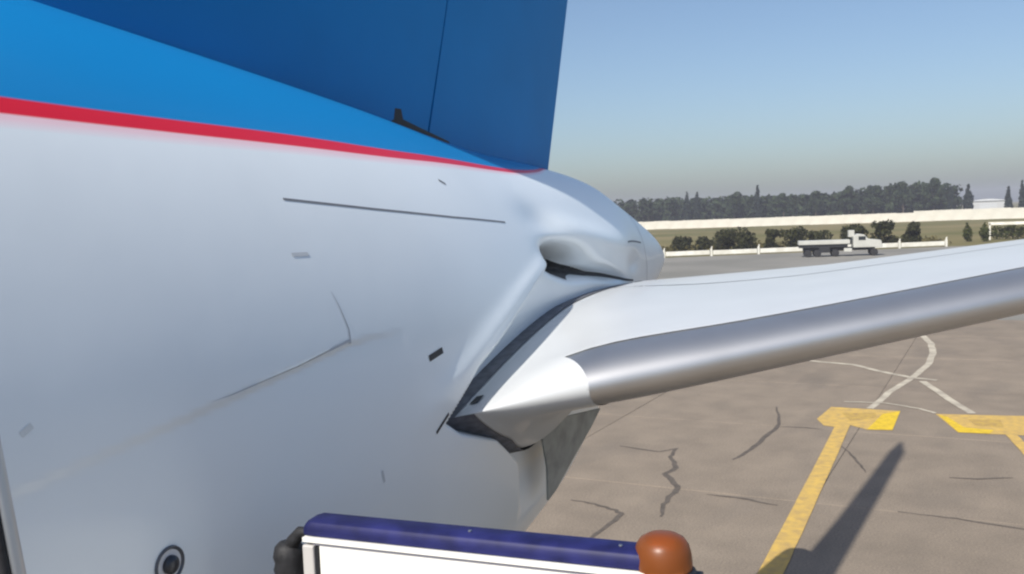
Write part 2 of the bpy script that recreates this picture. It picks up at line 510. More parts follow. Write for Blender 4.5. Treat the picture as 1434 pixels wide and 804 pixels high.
def skin_strip(name, path, w, mt, off=0.002, n=40, parent=fus):
    px_ = np.array([p[0] for p in path], float); pt = np.array([p[1] for p in path], float)
    s = np.linspace(0, len(path) - 1, n); k = np.arange(len(path))
    X = np.interp(s, k, px_); T = np.interp(s, k, pt)
    c = surf(X, T, off)
    e = 0.01
    nrm = np.cross(surf(X + e, T, off) - surf(X - e, T, off), surf(X, T + e * 30, off) - surf(X, T - e * 30, off))
    nrm /= np.linalg.norm(nrm, axis=1)[:, None]
    tg = np.gradient(c, axis=0); tg /= np.linalg.norm(tg, axis=1)[:, None] + 1e-9
    bn = np.cross(nrm, tg)
    ww = np.full(n, w / 2) if not isinstance(w, (list, tuple)) else np.interp(np.linspace(0, 1, n), np.linspace(0, 1, len(w)), w) / 2
    v = np.concatenate([c + bn * ww[:, None], c - bn * ww[:, None]])
    o = mesh_obj(name, v, [(i, i + 1, n + i + 1, n + i) for i in range(n - 1)], mt)
    on_plane(o); 
    if parent is fus:
        o.parent = fus
        o.matrix_parent_inverse = Matrix.Identity(4)
    return o


skin_strip('panel_seam', [(3.252, 56.6), (4.0, 56.2), (4.9, 55.5), (5.765, 54.4)], 0.012, m_seam)
skin_strip('panel_seam', [(3.35, 69.5), (3.38, 71.5), (3.41, 74.5), (3.40, 76.4)], [0.003, 0.006, 0.012, 0.012], mat('seam_and_shade_grey', (0.46, 0.49, 0.53), 0.6))
skin_strip('crease_shade', [(2.45, 80.3), (2.57, 79.95), (3.0, 78.1), (3.40, 75.9)], [0.0, 0.004, 0.008, 0.011], mat('seam_and_shade_grey', (0.46, 0.49, 0.53), 0.6))  # shade under the crease step, painted on as a thin grey strip
skin_strip('panel_seam', [(10.55, t) for t in range(5, 170, 8)], 0.012, m_seam, n=60)
skin_strip('panel_seam', [(9.4, 66), (10.4, 67)], 0.02, m_seam)
skin_strip('index_mark', [(4.08, 80.1), (4.24, 79.2)], 0.034, m_black, n=6)
skin_strip('index_mark', [(4.08, 91.2), (4.22, 88.9)], 0.018, m_black, n=6)
skin_strip('scuff', [(5.02, 46.2), (5.09, 47.0)], 0.02, m_seam, n=5)
skin_strip('scuff', [(3.15, 64.6), (3.27, 64.4)], 0.018, mat('scuff_grey', (0.60, 0.63, 0.65), 0.6), n=5)
skin_strip('scuff', [(1.68, 80.1), (1.72, 79.5)], 0.02, mat('scuff_green', (0.68, 0.73, 0.74), 0.6), n=5)
skin_strip('scuff', [(3.55, 93.5), (3.57, 95.2)], 0.015, mat('scuff_grey', (0.60, 0.63, 0.65), 0.6), n=5)

m_hollow_shade = mat('hollow_shade_grey', (0.06, 0.062, 0.066), 0.8, var=0.3, scale=20)  # shade inside the hollow, painted as a dark patch with a thin tail


def hollow_shade_patch():
    nx, nt_ = 60, 14
    X = np.linspace(6.78, 9.5, nx)
    c = np.interp(X, [6.78, 7.0, 7.2, 7.45, 7.8, 8.3, 8.9, 9.5], [63.6, 64.4, 65.4, 67.4, 70.6, 75.0, 80.5, 87.0])
    hh_ = np.interp(X, [6.78, 6.9, 7.1, 7.3, 7.6, 8.0, 9.0, 9.5], [1.0, 4.0, 5.6, 4.0, 1.7, 0.8, 0.6, 0.4])
    c = c + 0.25 * np.sin(X * 5)
    u = np.linspace(-1, 1, nt_)
    XX_ = np.repeat(X[:, None], nt_, 1)
    V = surf(XX_, c[:, None] + hh_[:, None] * u[None], 0.005)
    o = mesh_obj('hollow_shade', V.reshape(-1, 3), grid_faces(nx, nt_), m_hollow_shade, None, True)
    on_plane(o); o.parent = fus; o.matrix_parent_inverse = Matrix.Identity(4)


hollow_shade_patch()
# small round service port low on the side
pc = surf(2.19, 94.3); pn = np.cross(surf(2.2, 94.3) - surf(2.18, 94.3), surf(2.19, 95.3) - surf(2.19, 93.3)); pn /= np.linalg.norm(pn)
if pn[1] > 0: pn = -pn
q = Vector((0, 0, 1)).rotation_difference(Vector(pn))
Mp = Matrix.Translation(Vector(pc)) @ q.to_matrix().to_4x4()


def port_piece(name, prof, mt, parent, n=28, dx=0.0, dz=0.0):
    b = MB().lathe((0, 0, 0), prof, n)
    v = [Mp @ (Vector(p) + Vector((dx, dz, 0))) for p in b.v]
    o = mesh_obj(name, v, b.f, mt, None, True)
    o.data.set_sharp_from_angle(angle=R(35))
    on_plane(o)
    o.parent = parent; o.matrix_parent_inverse = Matrix.Identity(4)
    return o


ringp = port_piece('service_port', [(0.052, 0.002), (0.060, 0.010), (0.064, 0.010), (0.066, 0.001)], mat('port_rim', (0.10, 0.11, 0.13), 0.4, metal=0.4), fus)
port_piece('port_plate', [(0.053, -0.004), (0.053, 0.004), (0.0, 0.004)], mat('port_plate', (0.6, 0.62, 0.65), 0.4), ringp)
port_piece('port_valve', [(0.033, 0.004), (0.033, 0.016), (0.027, 0.023), (0.014, 0.027), (0.0, 0.028)], mat('port_valve', (0.05, 0.055, 0.065), 0.35, metal=0.5), ringp)

# tail end: exhaust ring
ex = MB().lathe((12.03, D, 6.28), [(0.20, -0.1), (0.235, 0.0), (0.21, 0.06), (0.17, 0.075), (0.16, -0.1)], 30, 'x')
on_plane(ex.build('exhaust_ring', m_steel, None, True))
cap = MB().lathe((12.04, D, 6.28), [(0.17, 0.0), (0.0, 0.001)], 24, 'x')
on_plane(cap.build('exhaust_duct', m_black))


# ---- fin and rudder
def gsec(f):
    return 5 / 0.5 * 1.0 * (0.2969 * np.sqrt(f) - 0.126 * f - 0.3516 * f**2 + 0.2843 * f**3 - 0.1036 * f**4)


def fin_le(z): return np.where(z > 8.3, 1.2 + (z - 7.9) * 1.15, 1.66 - (8.3 - z) * 4.0)
def fin_te(z): return 9.02 + 0.35 * (z - 7.42)


def fin_patch(f0, f1, nm, mt, parent=None, scale=1.0):
    zs = np.concatenate([np.linspace(7.0, 8.3, 6), np.linspace(8.6, 16.0, 24)])
    fs = f0 + (f1 - f0) * np.linspace(0, 1, 26)**1.6
    loop_f = np.concatenate([fs[::-1], fs[1:] if f0 == 0 else fs]); sg = np.concatenate([np.full(26, 1.0), np.full(len(loop_f) - 26, -1.0)])
    V = []
    for z in zs:
        le, te = float(fin_le(np.array(z))), fin_te(z)
        tk = np.interp(z, [7.2, 8.5, 16.0], [0.44, 0.42, 0.20]) * scale
        for f, s in zip(loop_f, sg):
            hx = min(max(6.6 + (z - 8.7) * 0.36, le + 0.3 * (te - le)), le + 0.75 * (te - le))
            x = le + (hx - le) * f / 0.61 if f <= 0.61 else hx + (te - hx) * (f - 0.61) / 0.39
            V.append((x, D - s * tk * float(gsec(np.array(f))), z))
    n = len(loop_f)
    F = grid_faces(len(zs), n, True)
    F += [tuple(range(n - 1, -1, -1)), tuple((len(zs) - 1) * n + k for k in range(n))]
    o = mesh_obj(nm, V, F, mt, None, True)
    o.data.set_sharp_from_angle(angle=R(50))
    return on_plane(o)


fin = fin_patch(0.0, 0.608, 'fin', m_fin_shaded)
fin_patch(0.600, 0.622, 'hinge_seal', mat('seal_blue', (0.006, 0.10, 0.28), 0.6), scale=0.94)
fin_patch(0.6105, 1.0, 'rudder', m_fin_shaded)
# small dark rudder-hinge lugs standing at the foot of the fin
lug = MB()
lp = [(5.50, 7.56), (5.58, 7.63), (5.69, 7.65), (5.71, 7.735), (5.79, 7.735), (5.81, 7.66), (6.1, 7.60), (6.45, 7.53), (6.45, 7.42), (5.50, 7.45)]
lug.add([(x, y, z) for y in (3.95, 4.01) for x, z in lp], [tuple(range(10)), tuple(range(19, 9, -1))] + [(i, (i + 1) % 10, 10 + (i + 1) % 10, 10 + i) for i in range(10)])
on_plane(lug.build('hinge_lug', m_black))
on_plane(MB().box((9.42, 3.44, 6.13), (0.16, 0.10, 0.07)).box((9.30, 3.45, 6.10), (0.2, 0.05, 0.04)).build('root_fitting', m_black, None, False, 0.01))


# ---- tailplane
STIP = 6.6
TAU_L = -0.40
TAU_E = math.sqrt(0.72)


def tau_u(s): return math.sqrt(0.385 / (5.0 - 0.56 * s))


TAU_U0 = tau_u(0.42)


def s_edge(tau):                                     # where the bare leading edge starts
    return 0.64 if tau <= 0 else 0.64 - 0.22 * min(1.0, tau / TAU_U0) ** 2


def nose(f):                                         # blunt round nose, then a slow taper to the trailing edge
    n = math.sqrt(max(0.0, 1 - (1 - min(f / 0.10, 1.0)) ** 2))
    return n * (1 - ((f - 0.10) / 0.90) ** 1.5 if f > 0.10 else 1.0)


def tp(tau, s, side=1, shrink=1.0):
    f = tau * tau
    s_ = max(s, 0.0)
    c = 5.0 - 0.56 * s
    x = 4.45 + 0.751 * s + f * c
    y = 2.78 - s + 0.13 * f * c * max(0, 1 - s_ / 1.2)
    tu = 0.169 - 0.0079 * s_ + 0.06 * math.exp(-s_ * s_)
    tl = 0.208 - 0.0198 * s_ + 0.36 * math.exp(-(s_ / 0.28)**2)
    tilt = 0.393 - 0.0551 * s_
    w_ = math.exp(-(s_ / 0.42)**2)                    # the root fairing runs to a point at the fuselage
    fn = 0.45 if tau >= 0 else 0.26
    g = (1 - w_) * nose(min(f, 1.0)) + w_ * (1 - (1 - min(f / fn, 1.0)) ** 1.6) * (1 - ((f - fn) / (1 - fn)) ** 1.5 if f > fn else 1.0)
    z = 5.7755 + 0.1707 * s + tilt * f + shrink * (tu if tau >= 0 else -tl) * g
    if side < 0: y = 2 * D - y
    return (x, y, z)


def tp_patch(name, t0, t1, s0, s1, mt, nt_=40, ns=40, side=1, shrink=1.0, parent=None, thick=True):
    V = [tp(t0 + (t1 - t0) * i / (nt_ - 1), s0 + (s1 - s0) * j / (ns - 1), side, shrink) for i in range(nt_) for j in range(ns)]
    return V, grid_faces(nt_, ns)


def tailplane(side):
    nm = 'tailplane'
    b = MB()
    tl_ = list(np.linspace(-TAU_E, TAU_L, 30)); tm_ = list(np.linspace(TAU_L, TAU_U0, 60)); tu_ = list(np.linspace(TAU_U0, TAU_E, 34))
    rt_ = tl_ + tm_[1:] + tu_[1:]
    b.add([tp(t, s_edge(t) * j / 15, side) for t in rt_ for j in range(16)], grid_faces(len(rt_), 16))
    sp = [0.42 + (STIP - 0.42) * j / 49 for j in range(50)]
    b.add([tp(tau_u(s) + (TAU_E - tau_u(s)) * i / 33, s, side) for i in range(34) for s in sp], grid_faces(34, 50))
    sp = [0.64 + (STIP - 0.64) * j / 49 for j in range(50)]
    b.add([tp(t, s, side) for t in tl_ for s in sp], grid_faces(30, 50))
    V = [tp(-TAU_E + 2 * TAU_E * i / 60, STIP, side) for i in range(61)]
    b.add(V, [tuple(range(61))])
    V = [tp(-TAU_E + 2 * TAU_E * i / 60, 0.0, side) for i in range(61)]
    b.add(V, [tuple(range(61))])
    sk = b.build(nm, m_white, None, False)
    bm = bmesh.new(); bm.from_mesh(sk.data)
    bmesh.ops.remove_doubles(bm, verts=bm.verts, dist=0.0015)
    bmesh.ops.recalc_face_normals(bm, faces=bm.faces)
    bm.to_mesh(sk.data); bm.free()
    sk.data.polygons.foreach_set('use_smooth', [True] * len(sk.data.polygons))
    sk.data.set_sharp_from_angle(angle=R(40))
    # thin lip of the white skin where the bare leading edge starts
    on_plane(sk)
    V = []
    for i in range(46):
        for j in range(60):
            t_ = TAU_L - 0.012 + (TAU_U0 + 0.024 - TAU_L) * i / 45
            s_ = s_edge(t_) - 0.012 + (STIP + 0.03 - s_edge(t_)) * j / 59
            t2 = t_ * tau_u(s_) / TAU_U0 if t_ > 0 else t_
            V.append(tp(t2, s_, side, 0.965))
    F = grid_faces(46, 60)
    le = mesh_obj('leading_edge', V, F, m_metal, None, True); on_plane(le); le.parent = sk; le.matrix_parent_inverse = Matrix.Identity(4)
    b = MB()
    for a0, a1 in ((TAU_E + 0.006, 1.0), (-1.0, -TAU_E - 0.006)):
        V, F = tp_patch('', a0, a1, 0.02, STIP - 0.05, None, 12, 40, side); b.add(V, F)
    el = b.build('elevator', m_white, None, True); on_plane(el); el.parent = sk; el.matrix_parent_inverse = Matrix.Identity(4)
    V, F = tp_patch('', -0.97, 0.97, -0.30, 0.012, None, 110, 8, side, 1.035)
    V = [(x_ - 0.012, y_, z_) for x_, y_, z_ in V]
    V2 = []
    for i in range(60):
        t_ = -0.50 + 0.48 * i / 59
        sm = 0.10 * min(1.0, max(0.0, (0.50 + t_) / 0.16))
        V2 += [tp(t_, -0.05 + (sm + 0.05) * j / 5, side, 1.03) for j in range(6)]
    F2 = grid_faces(60, 6)
    F = F + [tuple(i + len(V) for i in q_) for q_ in F2]; V = V + [(x_ - 0.006, y_, z_) for x_, y_, z_ in V2]
    se = mesh_obj('root_seal', V, F, m_seal, None, True); on_plane(se); se.parent = sk; se.matrix_parent_inverse = Matrix.Identity(4)
    if side > 0:
        # index mark and a fold line painted at the root
        V = [tp(t, s) for t, s in ((0.17, 0.03), (0.225, 0.03), (0.22, 0.07), (0.165, 0.07))]
        V = [(x - 0.006, y - 0.004, z + 0.006) for x, y, z in V]
        im = mesh_obj('index_mark', V, [(0, 1, 2, 3)], m_black); on_plane(im); im.parent = sk; im.matrix_parent_inverse = Matrix.Identity(4)
    return sk


tailplane(1)

# dark plate added for the tailplane's shade on the aft fuselage
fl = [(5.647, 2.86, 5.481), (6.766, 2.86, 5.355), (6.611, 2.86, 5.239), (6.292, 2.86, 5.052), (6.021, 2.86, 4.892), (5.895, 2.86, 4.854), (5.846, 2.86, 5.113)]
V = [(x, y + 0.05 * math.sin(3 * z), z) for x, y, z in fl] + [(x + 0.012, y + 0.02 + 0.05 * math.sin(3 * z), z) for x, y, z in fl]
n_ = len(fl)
fo = mesh_obj('belly_shade_plate', V, [tuple(range(n_)), tuple(range(2 * n_ - 1, n_ - 1, -1))] + [(i, (i + 1) % n_, n_ + (i + 1) % n_, n_ + i) for i in range(n_)], mat('belly_shade_grey', (0.30, 0.32, 0.31), 0.55, metal=0.2, var=0.2, scale=6))
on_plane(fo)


# ------------------------------------------------------------------ lift platform beside the fuselage
m_pwhite = mat('platform_white', (0.82, 0.81, 0.76), 0.45, var=0.05, scale=5)
m_navy = mat('navy_paint', (0.014, 0.016, 0.085), 0.55, var=0.35, scale=9, spec=0.3)
m_grey = mat('grey_gasket', (0.30, 0.29, 0.34), 0.6)
m_dsteel = mat('dark_steel', (0.06, 0.062, 0.068), 0.5, metal=0.5, var=0.3, scale=12)
A_ = Vector((2.493, 2.193, 0)); B_ = Vector((2.640, 0.86, 0))          # ends of the guard panel
ax = (B_ - A_).normalized(); ay = Vector((-ax.y, ax.x, 0)); ay = ay if ay.x > 0 else -ay
ang = math.atan2(ax.y, ax.x); LEN = (B_ - A_).length
plat = empty('lift_platform', (A_ + B_) / 2 + ay * 0.06)
tag(plat, 'raised white platform panel with navy blue rounded top rail beside the fuselage', 'lift platform')


def pl(u, w, z): return A_ + ax * u + ay * w + Vector((0, 0, z))


def under_p(o): return under(plat, o)


def extr(prof, u0, u1, n=1, ends=0.0):
    """profile in (w, z) swept along the panel"""
    V = []; k = len(prof)
    us = [u0, u0 + 0.012, u0 + 0.04, u1 - 0.04, u1 - 0.012, u1] if ends else [u0, u1]
    sc = [0.55, 0.85, 1, 1, 0.85, 0.55] if ends else [1, 1]
    cw = sum(p[0] for p in prof) / k; cz = min(p[1] for p in prof)
    for u, s_ in zip(us, sc):
        for w, z in prof:
            V.append(pl(u, cw + (w - cw) * (0.6 + 0.4 * s_), cz + (z - cz) * s_))
    F = []
    for i in range(len(us) - 1):
        for j in range(k):
            F.append((i * k + j, i * k + (j + 1) % k, (i + 1) * k + (j + 1) % k, (i + 1) * k + j))
    F += [tuple(range(k)), tuple((len(us) - 1) * k + j for j in range(k - 1, -1, -1))]
    return MB().add(V, F)


ZC = 5.80
rail_prof = [(0.0, ZC), (0.0, ZC + 0.034), (0.008, ZC + 0.048), (0.03, ZC + 0.056), (0.09, ZC + 0.058), (0.112, ZC + 0.05), (0.12, ZC + 0.034), (0.12, ZC)]
under_p(extr(rail_prof, -0.02, LEN - 0.02, ends=1).build('top_rail', m_navy, None, True, 0.004))
under_p(extr([(-0.012, ZC - 0.018), (-0.012, ZC - 0.002), (0.11, ZC - 0.002), (0.11, ZC - 0.018)], -0.01, LEN).build('lip', m_pwhite, None))
under_p(extr([(-0.004, ZC - 0.028), (-0.004, ZC - 0.019), (0.10, ZC - 0.019), (0.10, ZC - 0.028)], 0.03, LEN).build('gasket', m_grey, None))
under_p(extr([(0.0, ZC - 1.1), (0.0, ZC - 0.029), (0.06, ZC - 0.029), (0.06, ZC - 1.1)], 0.05, LEN).build('panel', m_pwhite, None, False, 0.004))
under_p(extr([(-0.014, ZC - 1.15), (-0.014, ZC - 0.030), (0.07, ZC - 0.030), (0.07, ZC - 1.15)], -0.012, 0.034).build('end_post', mat('post_grey', (0.50, 0.48, 0.46), 0.5), None, False, 0.006))
under_p(extr([(-0.004, ZC - 1.1), (-0.004, ZC - 0.034), (0.02, ZC - 0.034), (0.02, ZC - 1.1)], 0.036, 0.048).build('slot', m_black, None))
for u in (0.62, 1.14):
    p = pl(u, 0.045, ZC + 0.058)
    under_p(MB().lathe(p, [(0.007, 0), (0.007, 0.002), (0.005, 0.004), (0.0, 0.005)], 12).build('rivet', m_steel, None, True))
# deck, legs and wheeled base carrying the panel
under_p(extr([(-0.05, 4.60), (-0.05, 4.69), (1.05, 4.69), (1.05, 4.60)], -0.05, LEN + 0.05).build('deck', m_dsteel, None))
for u in (0.06, LEN - 0.06):
    for k_, (w0, w1) in enumerate(((0.02, 0.98), (0.98, 0.02))):
        for lv in range(3):
            under_p(MB().tube([pl(u, w0, 0.75 + lv * 1.28), pl(u, w1, 0.75 + (lv + 1) * 1.28)], 0.04, 8).build('scissor_arm', m_dsteel, None, True))
under_p(extr([(-0.1, 0.45), (-0.1, 0.75), (1.1, 0.75), (1.1, 0.45)], -0.1, LEN + 0.1).build('chassis', m_navy, None, False, 0.03))
for u in (0.12, LEN - 0.12):
    for w in (0.1, 0.9):
        c = pl(u, w, 0.27)
        wh = MB().lathe((0, 0, 0), [(0.20, -0.08), (0.26, -0.07), (0.27, 0.0), (0.26, 0.07), (0.20, 0.08)], 24, 'y')
        o = wh.build('wheel', m_rubber, None, True); o.location = c; o.rotation_euler = (0, 0, ang + math.pi / 2); under_p(o)
        o2 = MB().tube([pl(u, w, 0.27), pl(u, w, 0.5)], 0.05, 8).build('axle_leg', m_dsteel, None, True); under_p(o2)

# amber beacon on the end of the rail
bc = Vector((2.70, 0.94, 0))
brk = MB().box((bc.x, bc.y + 0.0, ZC - 0.049), (0.17, 0.22, 0.02), ang + math.pi / 2)
under_p(brk.build('beacon_bracket', m_dsteel, None, False, 0.004))
beacon = empty('warning_beacon', (bc.x, bc.y, ZC - 0.038))
tag(beacon, 'amber dome warning beacon on the end of the navy blue rail', 'beacon')
m_amber = bpy.data.materials.new('amber_plastic'); m_amber.use_nodes = True
pbm = m_amber.node_tree.nodes['Principled BSDF']
pbm.inputs['Base Color'].default_value = (0.42, 0.12, 0.025, 1)
pbm.inputs['Roughness'].default_value = 0.38
pbm.inputs['Transmission Weight'].default_value = 0.6
pbm.inputs['IOR'].default_value = 1.4
o = MB().lathe((0, 0, 0), [(0.098, 0.0), (0.102, 0.006), (0.102, 0.022), (0.094, 0.03), (0.06, 0.032), (0.0, 0.032)], 36).build('base', m_black, beacon, True)
dome = MB().lathe((0, 0, 0), [(0.090, 0.0325), (0.091, 0.05), (0.088, 0.08), (0.082, 0.104), (0.070, 0.122), (0.052, 0.133), (0.028, 0.139), (0.0, 0.140)], 40)
dome.build('dome', m_amber, beacon, True)
MB().lathe((0, 0, 0), [(0.05, 0.0325), (0.05, 0.06), (0.035, 0.062), (0.035, 0.11), (0.02, 0.12), (0.0, 0.12)], 20).build('reflector', mat('amber_core', (0.45, 0.12, 0.02), 0.35), beacon, True)

# black rubber bumper and arm at the fuselage end of the rail
bump = empty('rubber_bumper', pl(-0.10, 0.05, 5.0))
tag(bump, 'black rubber bumper post at the left end of the white platform panel', 'bumper')
prof = [(0.0, -0.55), (0.055, -0.54)]
for k_ in range(22):
    prof.append((0.058 if k_ % 2 else 0.052, -0.52 + k_ * 0.024))
prof += [(0.05, 0.02), (0.035, 0.035), (0.0, 0.04)]
b0 = pl(-0.115, 0.05, 5.715)
o = MB().lathe(b0, prof[1:], 22).build('buffer', m_rubber, None, True); under(bump, o)
o = MB().tube([b0 + Vector((0, 0, 0.0)), pl(-0.085, 0.04, 5.76), pl(-0.045, 0.03, 5.80), pl(-0.01, 0.03, 5.805)], [0.03, 0.026, 0.022, 0.016], 12).build('arm', m_rubber, None, True); under(bump, o)
o = MB().box(pl(-0.05, 0.05, 5.25), (0.13, 0.05, 0.05), ang).build('clamp', m_dsteel, None, False, 0.004); under(bump, o)

# ladder leaning in from the left edge of the picture
lad = empty('ladder', (1.42, 1.55, 0))
tag(lad, 'shiny metal ladder rail with black edge at the bottom left corner', 'ladder')
for k_, (dx, mt_) in enumerate(((0.0, m_steel), (-0.45, m_steel))):
    top_ = Vector((1.325 + dx, 2.15, 6.62)); foot_ = Vector((1.38 + dx, 1.05, 0.0))
    d_ = (foot_ - top_).normalized()
    o = MB().tube([top_, foot_ + Vector((0, 0, 0.03))], 0.021, 12).build('stile', mt_, None, True); under(lad, o)
    e_ = Vector((-0.030, 0.0, 0.0))
    o = MB().tube([top_ + e_, foot_ + e_ + Vector((0, 0, 0.03))], 0.016, 10).build('edge_strip', m_rubber, None, True); under(lad, o)
    o = MB().tube([foot_ + Vector((0, 0, 0.06)), foot_ + Vector((0, 0, 0.0))], 0.035, 12).build('foot', m_rubber, None, True); under(lad, o)
for k_ in range(22):
    t_ = 0.04 + k_ * 0.043
    p0 = Vector((1.305, 2.16, 6.62)).lerp(Vector((1.36, 1.05, 0.0)), t_)
    o = MB().tube([p0, p0 + Vector((-0.45, 0, 0))], 0.014, 8).build('rung', m_steel, None, True); under(lad, o)

# ------------------------------------------------------------------ far side of the field
m_cream = mat('cream_concrete', (0.66, 0.63, 0.55), 0.8, col2=(0.55, 0.53, 0.46), scale=0.2, spec=0.2)
m_barr = mat('barrier_white', (0.74, 0.73, 0.66), 0.7, col2=(0.60, 0.58, 0.5), scale=0.8, spec=0.3)
m_bark = mat('bark', (0.07, 0.055, 0.04), 0.9, var=0.3, scale=4)


def leaf_mat(name, a, b):
    m = mat(name, a, 0.8, col2=b, scale=0.35, spec=0.15, detail=4)
    return m


m_leafA = leaf_mat('dark_foliage', (0.040, 0.058, 0.026), (0.013, 0.022, 0.014))
m_leafB = leaf_mat('blue_conifer', (0.026, 0.038, 0.030), (0.014, 0.022, 0.019))
m_bush = leaf_mat('olive_bush', (0.050, 0.052, 0.018), (0.022, 0.024, 0.010))
m_bush2 = leaf_mat('clipped_green', (0.060, 0.070, 0.012), (0.030, 0.036, 0.008))


def leaves(blobs, n, size, seed):
    """leaf-clump quads spread through a set of ellipsoids (cx, cy, cz, rx, ry, rz)"""
    r = np.random.default_rng(seed)
    vol = np.array([b[3] * b[4] * b[5] for b in blobs]) ** 0.75
    idx = r.choice(len(blobs), n, p=vol / vol.sum())
    B = np.array(blobs)[idx]
    d = r.normal(size=(n, 3)); d /= np.linalg.norm(d, axis=1)[:, None]
    rad = r.uniform(0.25, 1.0, n) ** 0.45
    c = B[:, :3] + d * rad[:, None] * B[:, 3:]
    nrm = d + r.normal(size=(n, 3)) * 0.7
    nrm /= np.linalg.norm(nrm, axis=1)[:, None]
    t = np.cross(nrm, r.normal(size=(n, 3))); t /= np.linalg.norm(t, axis=1)[:, None]
    b = np.cross(nrm, t)
    s = size * r.uniform(0.5, 1.3, n)[:, None]
    V = np.stack([c - t * s, c + b * s * 0.6 - t * s * 0.1, c + t * s, c - b * s * 0.6 + t * s * 0.1], 1).reshape(-1, 3)
    F = [(4 * i, 4 * i + 1, 4 * i + 2, 4 * i + 3) for i in range(n)]
    return V, F


def tree_blobs(h, r, kind, rr):
    bl = []
    if kind == 'column':
        for k in range(9):
            t = k / 8
            w = r * (0.75 + 0.35 * math.sin(math.pi * min(1, t * 1.1))) * (1 - 0.6 * max(0, t - 0.6) / 0.4)
            bl.append((rr.uniform(-0.15, 0.15) * r, rr.uniform(-0.15, 0.15) * r, h * (0.12 + 0.8 * t), w, w, h * 0.10))
    elif kind == 'cone':
        for k in range(10):
            t = k / 9
            w = r * (1 - 0.88 * t) + 0.2
            bl.append((rr.uniform(-0.2, 0.2) * w, rr.uniform(-0.2, 0.2) * w, h * (0.12 + 0.84 * t), w, w, h * 0.075))
    else:
        for k in range(16):
            a = rr.uniform(0, 6.28); q = rr.uniform(0, 0.75) * r
            zz = h * (rr.uniform(0.18, 0.84) if h < 6 else rr.uniform(0.35, 0.86))
            w = r * rr.uniform(0.3, 0.55)
            bl.append((q * math.cos(a), q * math.sin(a), zz, w, w, w * rr.uniform(0.7, 1.1)))
    return bl


def make_tree(name, label, x, y, h, r, kind, leafm, seed, n=900, size=0.55, group=None, cat='tree'):
    rr = random.Random(seed)
    t = empty(name, (x, y, -0.05))
    bl = tree_blobs(h, r, kind, rr)
    V, F = leaves(bl, n, size, seed)
    crown = mesh_obj('crown', V, F, leafm, t)
    tk = MB().tube([(0, 0, 0), (rr.uniform(-.1, .1), 0, h * 0.3), (rr.uniform(-.2, .2), 0.1, h * 0.62), (0, 0, h * 0.9)], [0.03 * h ** 0.8 + 0.06, 0.022 * h ** 0.8 + 0.04, 0.09, 0.02], 8)
    for b in bl[::2]:
        tk.tube([(0, 0, max(0.2 * h, b[2] - 0.25 * h)), (b[0], b[1], b[2])], [0.08, 0.03], 5)
    tk.build('trunk', m_bark, t, True)
    tag(t, label, cat, group)
    return t


# white concrete perimeter wall
wall = empty('perimeter_wall', (358, 20, -0.05))
tag(wall, 'long white concrete wall running across the field in front of the trees', 'wall')
yy = 250.0; k_ = 0; wall_me = {}
while yy > -95:
    hh = 3.2 if yy > 33 else 3.7
    if hh not in wall_me:
        b = MB().box((0, -3.0, hh / 2), (0.2, 5.9, hh)).box((0, 0, hh / 2 + 0.06), (0.36, 0.3, hh + 0.12))
        o = b.build('wall_panel', m_cream, wall); wall_me[hh] = o.data
    else:
        o = bpy.data.objects.new('wall_panel', wall_me[hh]); COL.objects.link(o); o.parent = wall
    o.location = (random.uniform(-.06, .06), yy - 20, random.uniform(-.08, .05))
    yy -= 6.0; k_ += 1

# low white crash barrier with posts
ba, bb = Vector((133.91, 45.13, -0.03)), Vector((155.0, 7.72, -0.03))
bdir = (bb - ba).normalized(); blen = (bb - ba).length
bang = math.atan2(bdir.y, bdir.x)
barr = empty('crash_barrier', ba, bang)
tag(barr, 'low white crash barrier with short posts along the far apron edge', 'barrier')
pos = [-24, -16, -8, 0.0]
span = blen / 6
pos += [span * i for i in range(1, 7)]
for i, u in enumerate(pos):
    MB().box((u, 0, 0.55), (0.28, 0.3, 1.1)).tube([(u, 0, 1.05), (u + 0.12, 0, 1.45)], 0.09, 8).build('post', m_barr, barr)
    if i < len(pos) - 1:
        l_ = pos[i + 1] - u - 0.5
        MB().box((u + l_ / 2 + 0.25, -0.05, 0.52 + random.uniform(-.05, .05)), (l_, 0.14, 0.66)).build('rail', m_barr, barr, False, 0.04)

# flatbed service truck
tr = empty('flatbed_truck', (131.7, 19.6, -0.03), math.atan2(14.88 - 24.64, 132.92 - 130.37))
tag(tr, 'white flatbed truck with dark wheels parked before the low barrier', 'truck')
m_tw = mat('truck_white', (0.44, 0.44, 0.40), 0.5, var=0.06, scale=1)
m_tg = mat('truck_glass', (0.02, 0.025, 0.03), 0.1, spec=0.6)
MB().box((-2.1, 0, 1.95), (6.6, 2.3, 0.55)).build('flatbed', m_tw, tr, False, 0.05)
MB().box((-0.2, 0, 1.0), (9.2, 0.9, 0.45)).box((-2.2, 0, 1.45), (6.2, 1.9, 0.4)).build('chassis', m_black, tr, False, 0.03)
cabm = MB()
cabm.add([(x, y, z) for y in (-1.15, 1.15) for x, z in ((1.6, 1.15), (1.6, 2.7), (2.3, 2.95), (3.0, 2.85), (3.5, 2.25), (5.1, 2.05), (5.3, 1.15))],
         [tuple(range(7)), tuple(range(13, 6, -1))] + [(i, (i + 1) % 7, 7 + (i + 1) % 7, 7 + i) for i in range(7)])
cabo = cabm.build('cab', m_tw, tr, False, 0.06)
for s_ in (-1, 1):
    MB().box((2.7, s_ * 1.16, 2.38), (0.9, 0.04, 0.5)).build('window', m_tg, tr)
MB().box((5.2, -0.75, 1.5), (0.12, 0.35, 0.22)).build('headlight', m_steel, tr)
MB().box((5.2, 0.75, 1.5), (0.12, 0.35, 0.22)).build('headlight', m_steel, tr)
MB().box((1.45, 0.0, 3.0), (0.75, 1.2, 0.9)).build('lamp_tower', m_tw, tr, False, 0.05)
